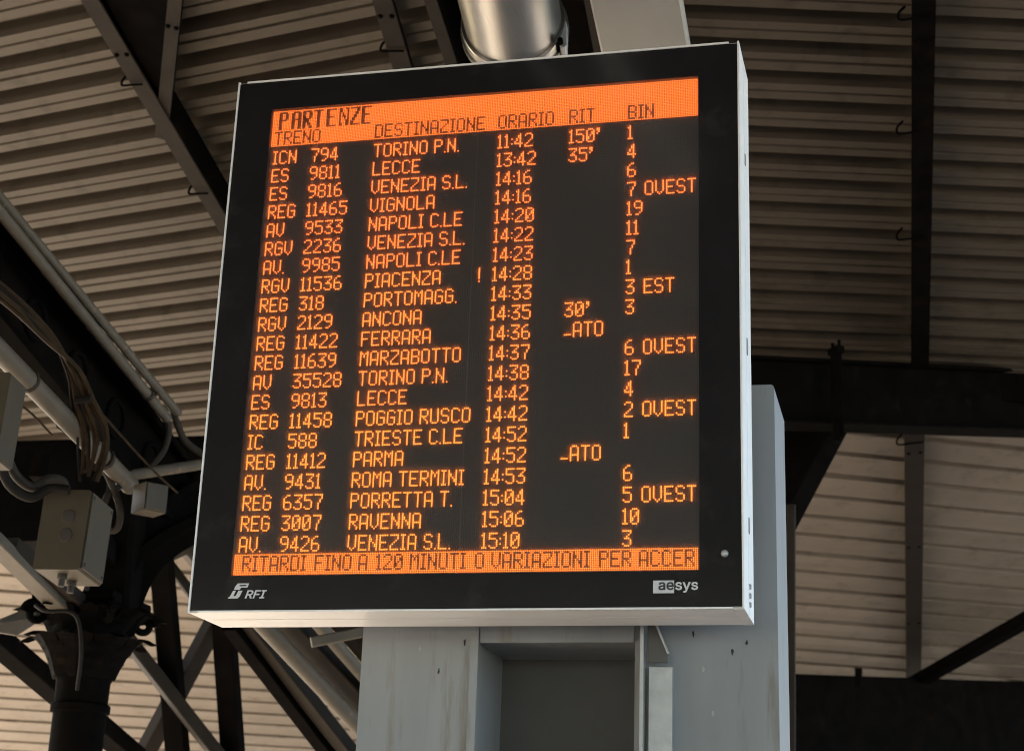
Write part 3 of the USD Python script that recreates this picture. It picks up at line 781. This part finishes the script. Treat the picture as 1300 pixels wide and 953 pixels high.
# cast iron column with leafy capital
DC = 8.2
cc_ = at(112, 812, DC); sc_ = DC / FPX
col = thing("iron_column", "dark cast iron column with ornate leafy capital at lower left", "column", (cc_[0], cc_[1], 0))
zc = cc_[2]
part("shaft", lathe([(0.19, -0.02 - zc + 0.02), (0.19, 0.25 - zc), (0.16, 0.3 - zc), (0.13, 0.36 - zc), (0.125, -0.35), (0.14, -0.345), (0.14, -0.31), (0.125, -0.30), (0.13, -0.14)], cc_, EZ, 28), "dark_iron", col, smooth=35)
part("capital_bell", lathe([(0.125, -0.16), (0.135, -0.10), (0.15, 0.0), (0.185, 0.09), (0.235, 0.135), (0.235, 0.15), (0.0, 0.152)], cc_, EZ, 28), "dark_iron", col, smooth=35)
part("abacus", [bx(cc_[0] - 0.21, cc_[0] + 0.21, cc_[1] - 0.21, cc_[1] + 0.21, zc + 0.153, zc + 0.20, 0.012)], "dark_iron", col)

def leaf(base, out, h, w, curl):
    """Acanthus leaf: a lobed strip that climbs the bell and curls outwards at its tip."""
    out = unit(out); side = np.cross(EZ, out)
    n = 9; V = []
    for i in range(n + 1):
        t = i / n
        o_ = 0.02 + curl * t ** 3 + 0.03 * math.sin(t * 3.14)
        zz = h * (t if t < 0.85 else 0.85 - (t - 0.85) * 0.9)
        ww = w * (0.55 + 0.45 * math.sin(t * 2.6)) * (1 - 0.65 * max(0, t - 0.75) / 0.25) * (1 + (0.22 if i % 2 else -0.1))
        p = base + out * o_ + EZ * zz
        V += [p - side * ww - out * 0.014, p - side * ww * 0.4 + out * 0.006, p + out * 0.016, p + side * ww * 0.4 + out * 0.006, p + side * ww - out * 0.014]
    f = []
    for i in range(n):
        for k in range(4):
            a = i * 5 + k
            f += [(a, a + 1, a + 6), (a, a + 6, a + 5)]
    V = np.array(V); nv = len(V)
    f = np.array(f)
    back = V - out * 0.012
    fb = f[:, ::-1] + nv
    ring = [i * 5 for i in range(n + 1)] + [n * 5 + k for k in range(1, 5)] + [i * 5 + 4 for i in range(n - 1, -1, -1)] + [3, 2, 1]
    rim = []
    for a, b in zip(ring, ring[1:] + ring[:1]):
        rim += [(a, a + nv, b + nv), (a, b + nv, b)]
    return trimesh.Trimesh(np.vstack([V, back]), np.vstack([f, fb, rim]), process=False)
for k in range(8):
    a = k * math.pi / 4 + 0.2
    o_ = np.array([math.cos(a), math.sin(a), 0])
    part("capital_leaf", leaf(cc_ + o_ * 0.115 - EZ * 0.19, o_, 0.24, 0.085, 0.19), "dark_iron", col)
for k in range(8):
    a = k * math.pi / 4 + 0.2 + math.pi / 8
    o_ = np.array([math.cos(a), math.sin(a), 0])
    part("capital_leaf", leaf(cc_ + o_ * 0.125 - EZ * 0.06, o_, 0.24, 0.08, 0.21), "dark_iron", col)
for k in range(4):
    a = k * math.pi / 2 + math.pi / 4
    o_ = np.array([math.cos(a), math.sin(a), 0]); c0_ = cc_ + o_ * 0.27 + EZ * 0.10
    th_ = np.linspace(0, 4.2 * math.pi / 1.4, 30)
    part("volute", tube([c0_ + (0.062 * (1 - t_ / 11.0)) * (math.cos(t_) * o_ + math.sin(t_) * EZ) for t_ in th_], 0.018, 7), "dark_iron", col)
part("neck_post", beam(at(152, 770, DC), at(163, 600, DC), 0.16, 0.16, (0, 1, 0), 0.02), "dark_iron", col)
# arched brackets springing from the column head
def arch(pts, w, h, parent, name="bracket"):
    P = spline([at(*p) for p in pts], 6)
    T = np.gradient(P, axis=0); ms = []
    T /= np.linalg.norm(T, axis=1, keepdims=True)
    s = unit(np.cross(T[len(T) // 2], EZ))
    V = []
    for p, t in zip(P, T):
        u_ = unit(np.cross(s, t))
        V += [p - s * w / 2 - u_ * h / 2, p + s * w / 2 - u_ * h / 2, p + s * w / 2 + u_ * h / 2, p - s * w / 2 + u_ * h / 2]
    f = [(0, 2, 1), (0, 3, 2)]
    n = len(P)
    for i in range(n - 1):
        for k in range(4):
            a, b = i * 4 + k, i * 4 + (k + 1) % 4
            f += [(a, b, b + 4), (a, b + 4, a + 4)]
    e = (n - 1) * 4
    f += [(e, e + 1, e + 2), (e, e + 2, e + 3)]
    m = trimesh.Trimesh(np.array(V), f, process=False); trimesh.repair.fix_normals(m)
    return part(name, m, "dark_iron", parent)
arch([(132, 800, DC), (147, 748, DC + .05), (170, 706, DC + .1), (207, 674, DC + .2), (262, 644, DC + .35), (330, 615, DC + .6)], 0.14, 0.27, col)
arch([(150, 790, DC - .1), (155, 745, DC - .05), (178, 705, DC), (215, 678, DC + .1), (270, 650, DC + .25)], 0.05, 0.05, col)
arch([(120, 780, DC), (140, 720, DC), (128, 690, DC - .2), (95, 640, DC - .5), (50, 590, DC - 1.0)], 0.08, 0.10, col)
conduit("dark cable looping round the top of the iron column's capital", [(45, 768, 7.85), (58, 775, 7.8), (88, 776, 7.8), (100, 790, 7.8), (103, 830, 7.8), (98, 875, 7.85)], 0.009, "cable_dark", name="column_cable", cat_="cable")

# lower left struts and the truss beyond the column
def strut(label, p0, p1, w, h, m="brown_steel", name="truss_member", cat_="truss member", up=(0, 0, 1)):
    return tag(part(name, beam(at(*p0), at(*p1), w, h, up, 0.006), m), label, cat_, "truss members beyond the iron column" if name == "truss_member" else None)
strut("pale grey steel angle slanting below the cream box at the left edge", (-40, 655, 7.3), (92, 785, 8.15), 0.10, 0.05, "conduit_grey", "angle_bar", "steel bar")
strut("brown steel bar slanting just behind the pale angle at left", (10, 690, 7.6), (122, 783, 8.2), 0.10, 0.06, "brown_steel", "angle_bar", "steel bar")
strut("black diagonal beam crossing the bottom left corner", (-30, 790, 8.8), (170, 960, 10.2), 0.14, 0.10, "dark_iron")
pp_ = [at(*q_) for q_ in ((-14, 792, 8.6), (44, 768, 8.8), (60, 782, 8.8), (22, 806, 8.7), (-14, 800, 8.6))]
kq = unit(np.cross(pp_[1] - pp_[0], pp_[3] - pp_[0]))
tag(part("pale_plate", trimesh.convex.convex_hull(np.vstack([pp_, [p + kq * 0.03 for p in pp_]])), "conduit_grey"), "pale grey triangular plate left of the column capital", "plate")
strut("upright dark truss post right of the iron column", (204, 700, 11.0), (226, 960, 11.0), 0.135, 0.10, "dark_iron", up=(0, 1, 0))
strut("upright dark truss post under the board's left lower corner", (284, 790, 11.0), (296, 960, 11.0), 0.135, 0.10, "dark_iron", up=(0, 1, 0))
strut("brown truss diagonal rising to the board's lower left corner", (180, 963, 11.1), (275, 785, 11.1), 0.13, 0.08)
strut("brown truss diagonal falling from the column capital to the bottom", (150, 795, 10.9), (290, 975, 10.9), 0.12, 0.08)
strut("upper truss rail behind the board's lower left side", (150, 735, 11.2), (300, 665, 11.2), 0.10, 0.06)
strut("pale truss diagonal between iron bracket and the board's left edge", (205, 655, 11.3), (262, 728, 11.3), 0.12, 0.08, "conduit_grey")
strut("brown thin truss diagonal beside the board's left edge", (196, 690, 11.4), (262, 778, 11.4), 0.06, 0.06)
strut("truss member hidden partly by the board, lower parallel to the conduits", (294, 792, 9.6), (450, 995, 10.5), 0.10, 0.09, "dark_iron")
strut("brown wide steel member beneath the board parallel to the conduits", (310, 785, 9.6), (480, 1000, 10.5), 0.10, 0.08)
conduit("palest conduit slanting down under the board's lower left", [(322, 780, 9.0), (530, 1000, 10.2)], 0.048)
strut("dark wide steel channel slanting under the board beside the palest conduit", (352, 775, 9.2), (560, 1000, 10.4), 0.20, 0.10)
conduit("pale conduit slanting under the board next to the pier", [(398, 785, 9.1), (520, 925, 9.9)], 0.036)
strut("brown steel member slanting against the pier's left edge", (430, 780, 9.4), (560, 930, 10.0), 0.16, 0.08)
strut("short level grey bar under the board left of the pier", (395, 815, 8.7), (490, 796, 8.8), 0.05, 0.05, "conduit_grey", "level_bar", "steel bar")
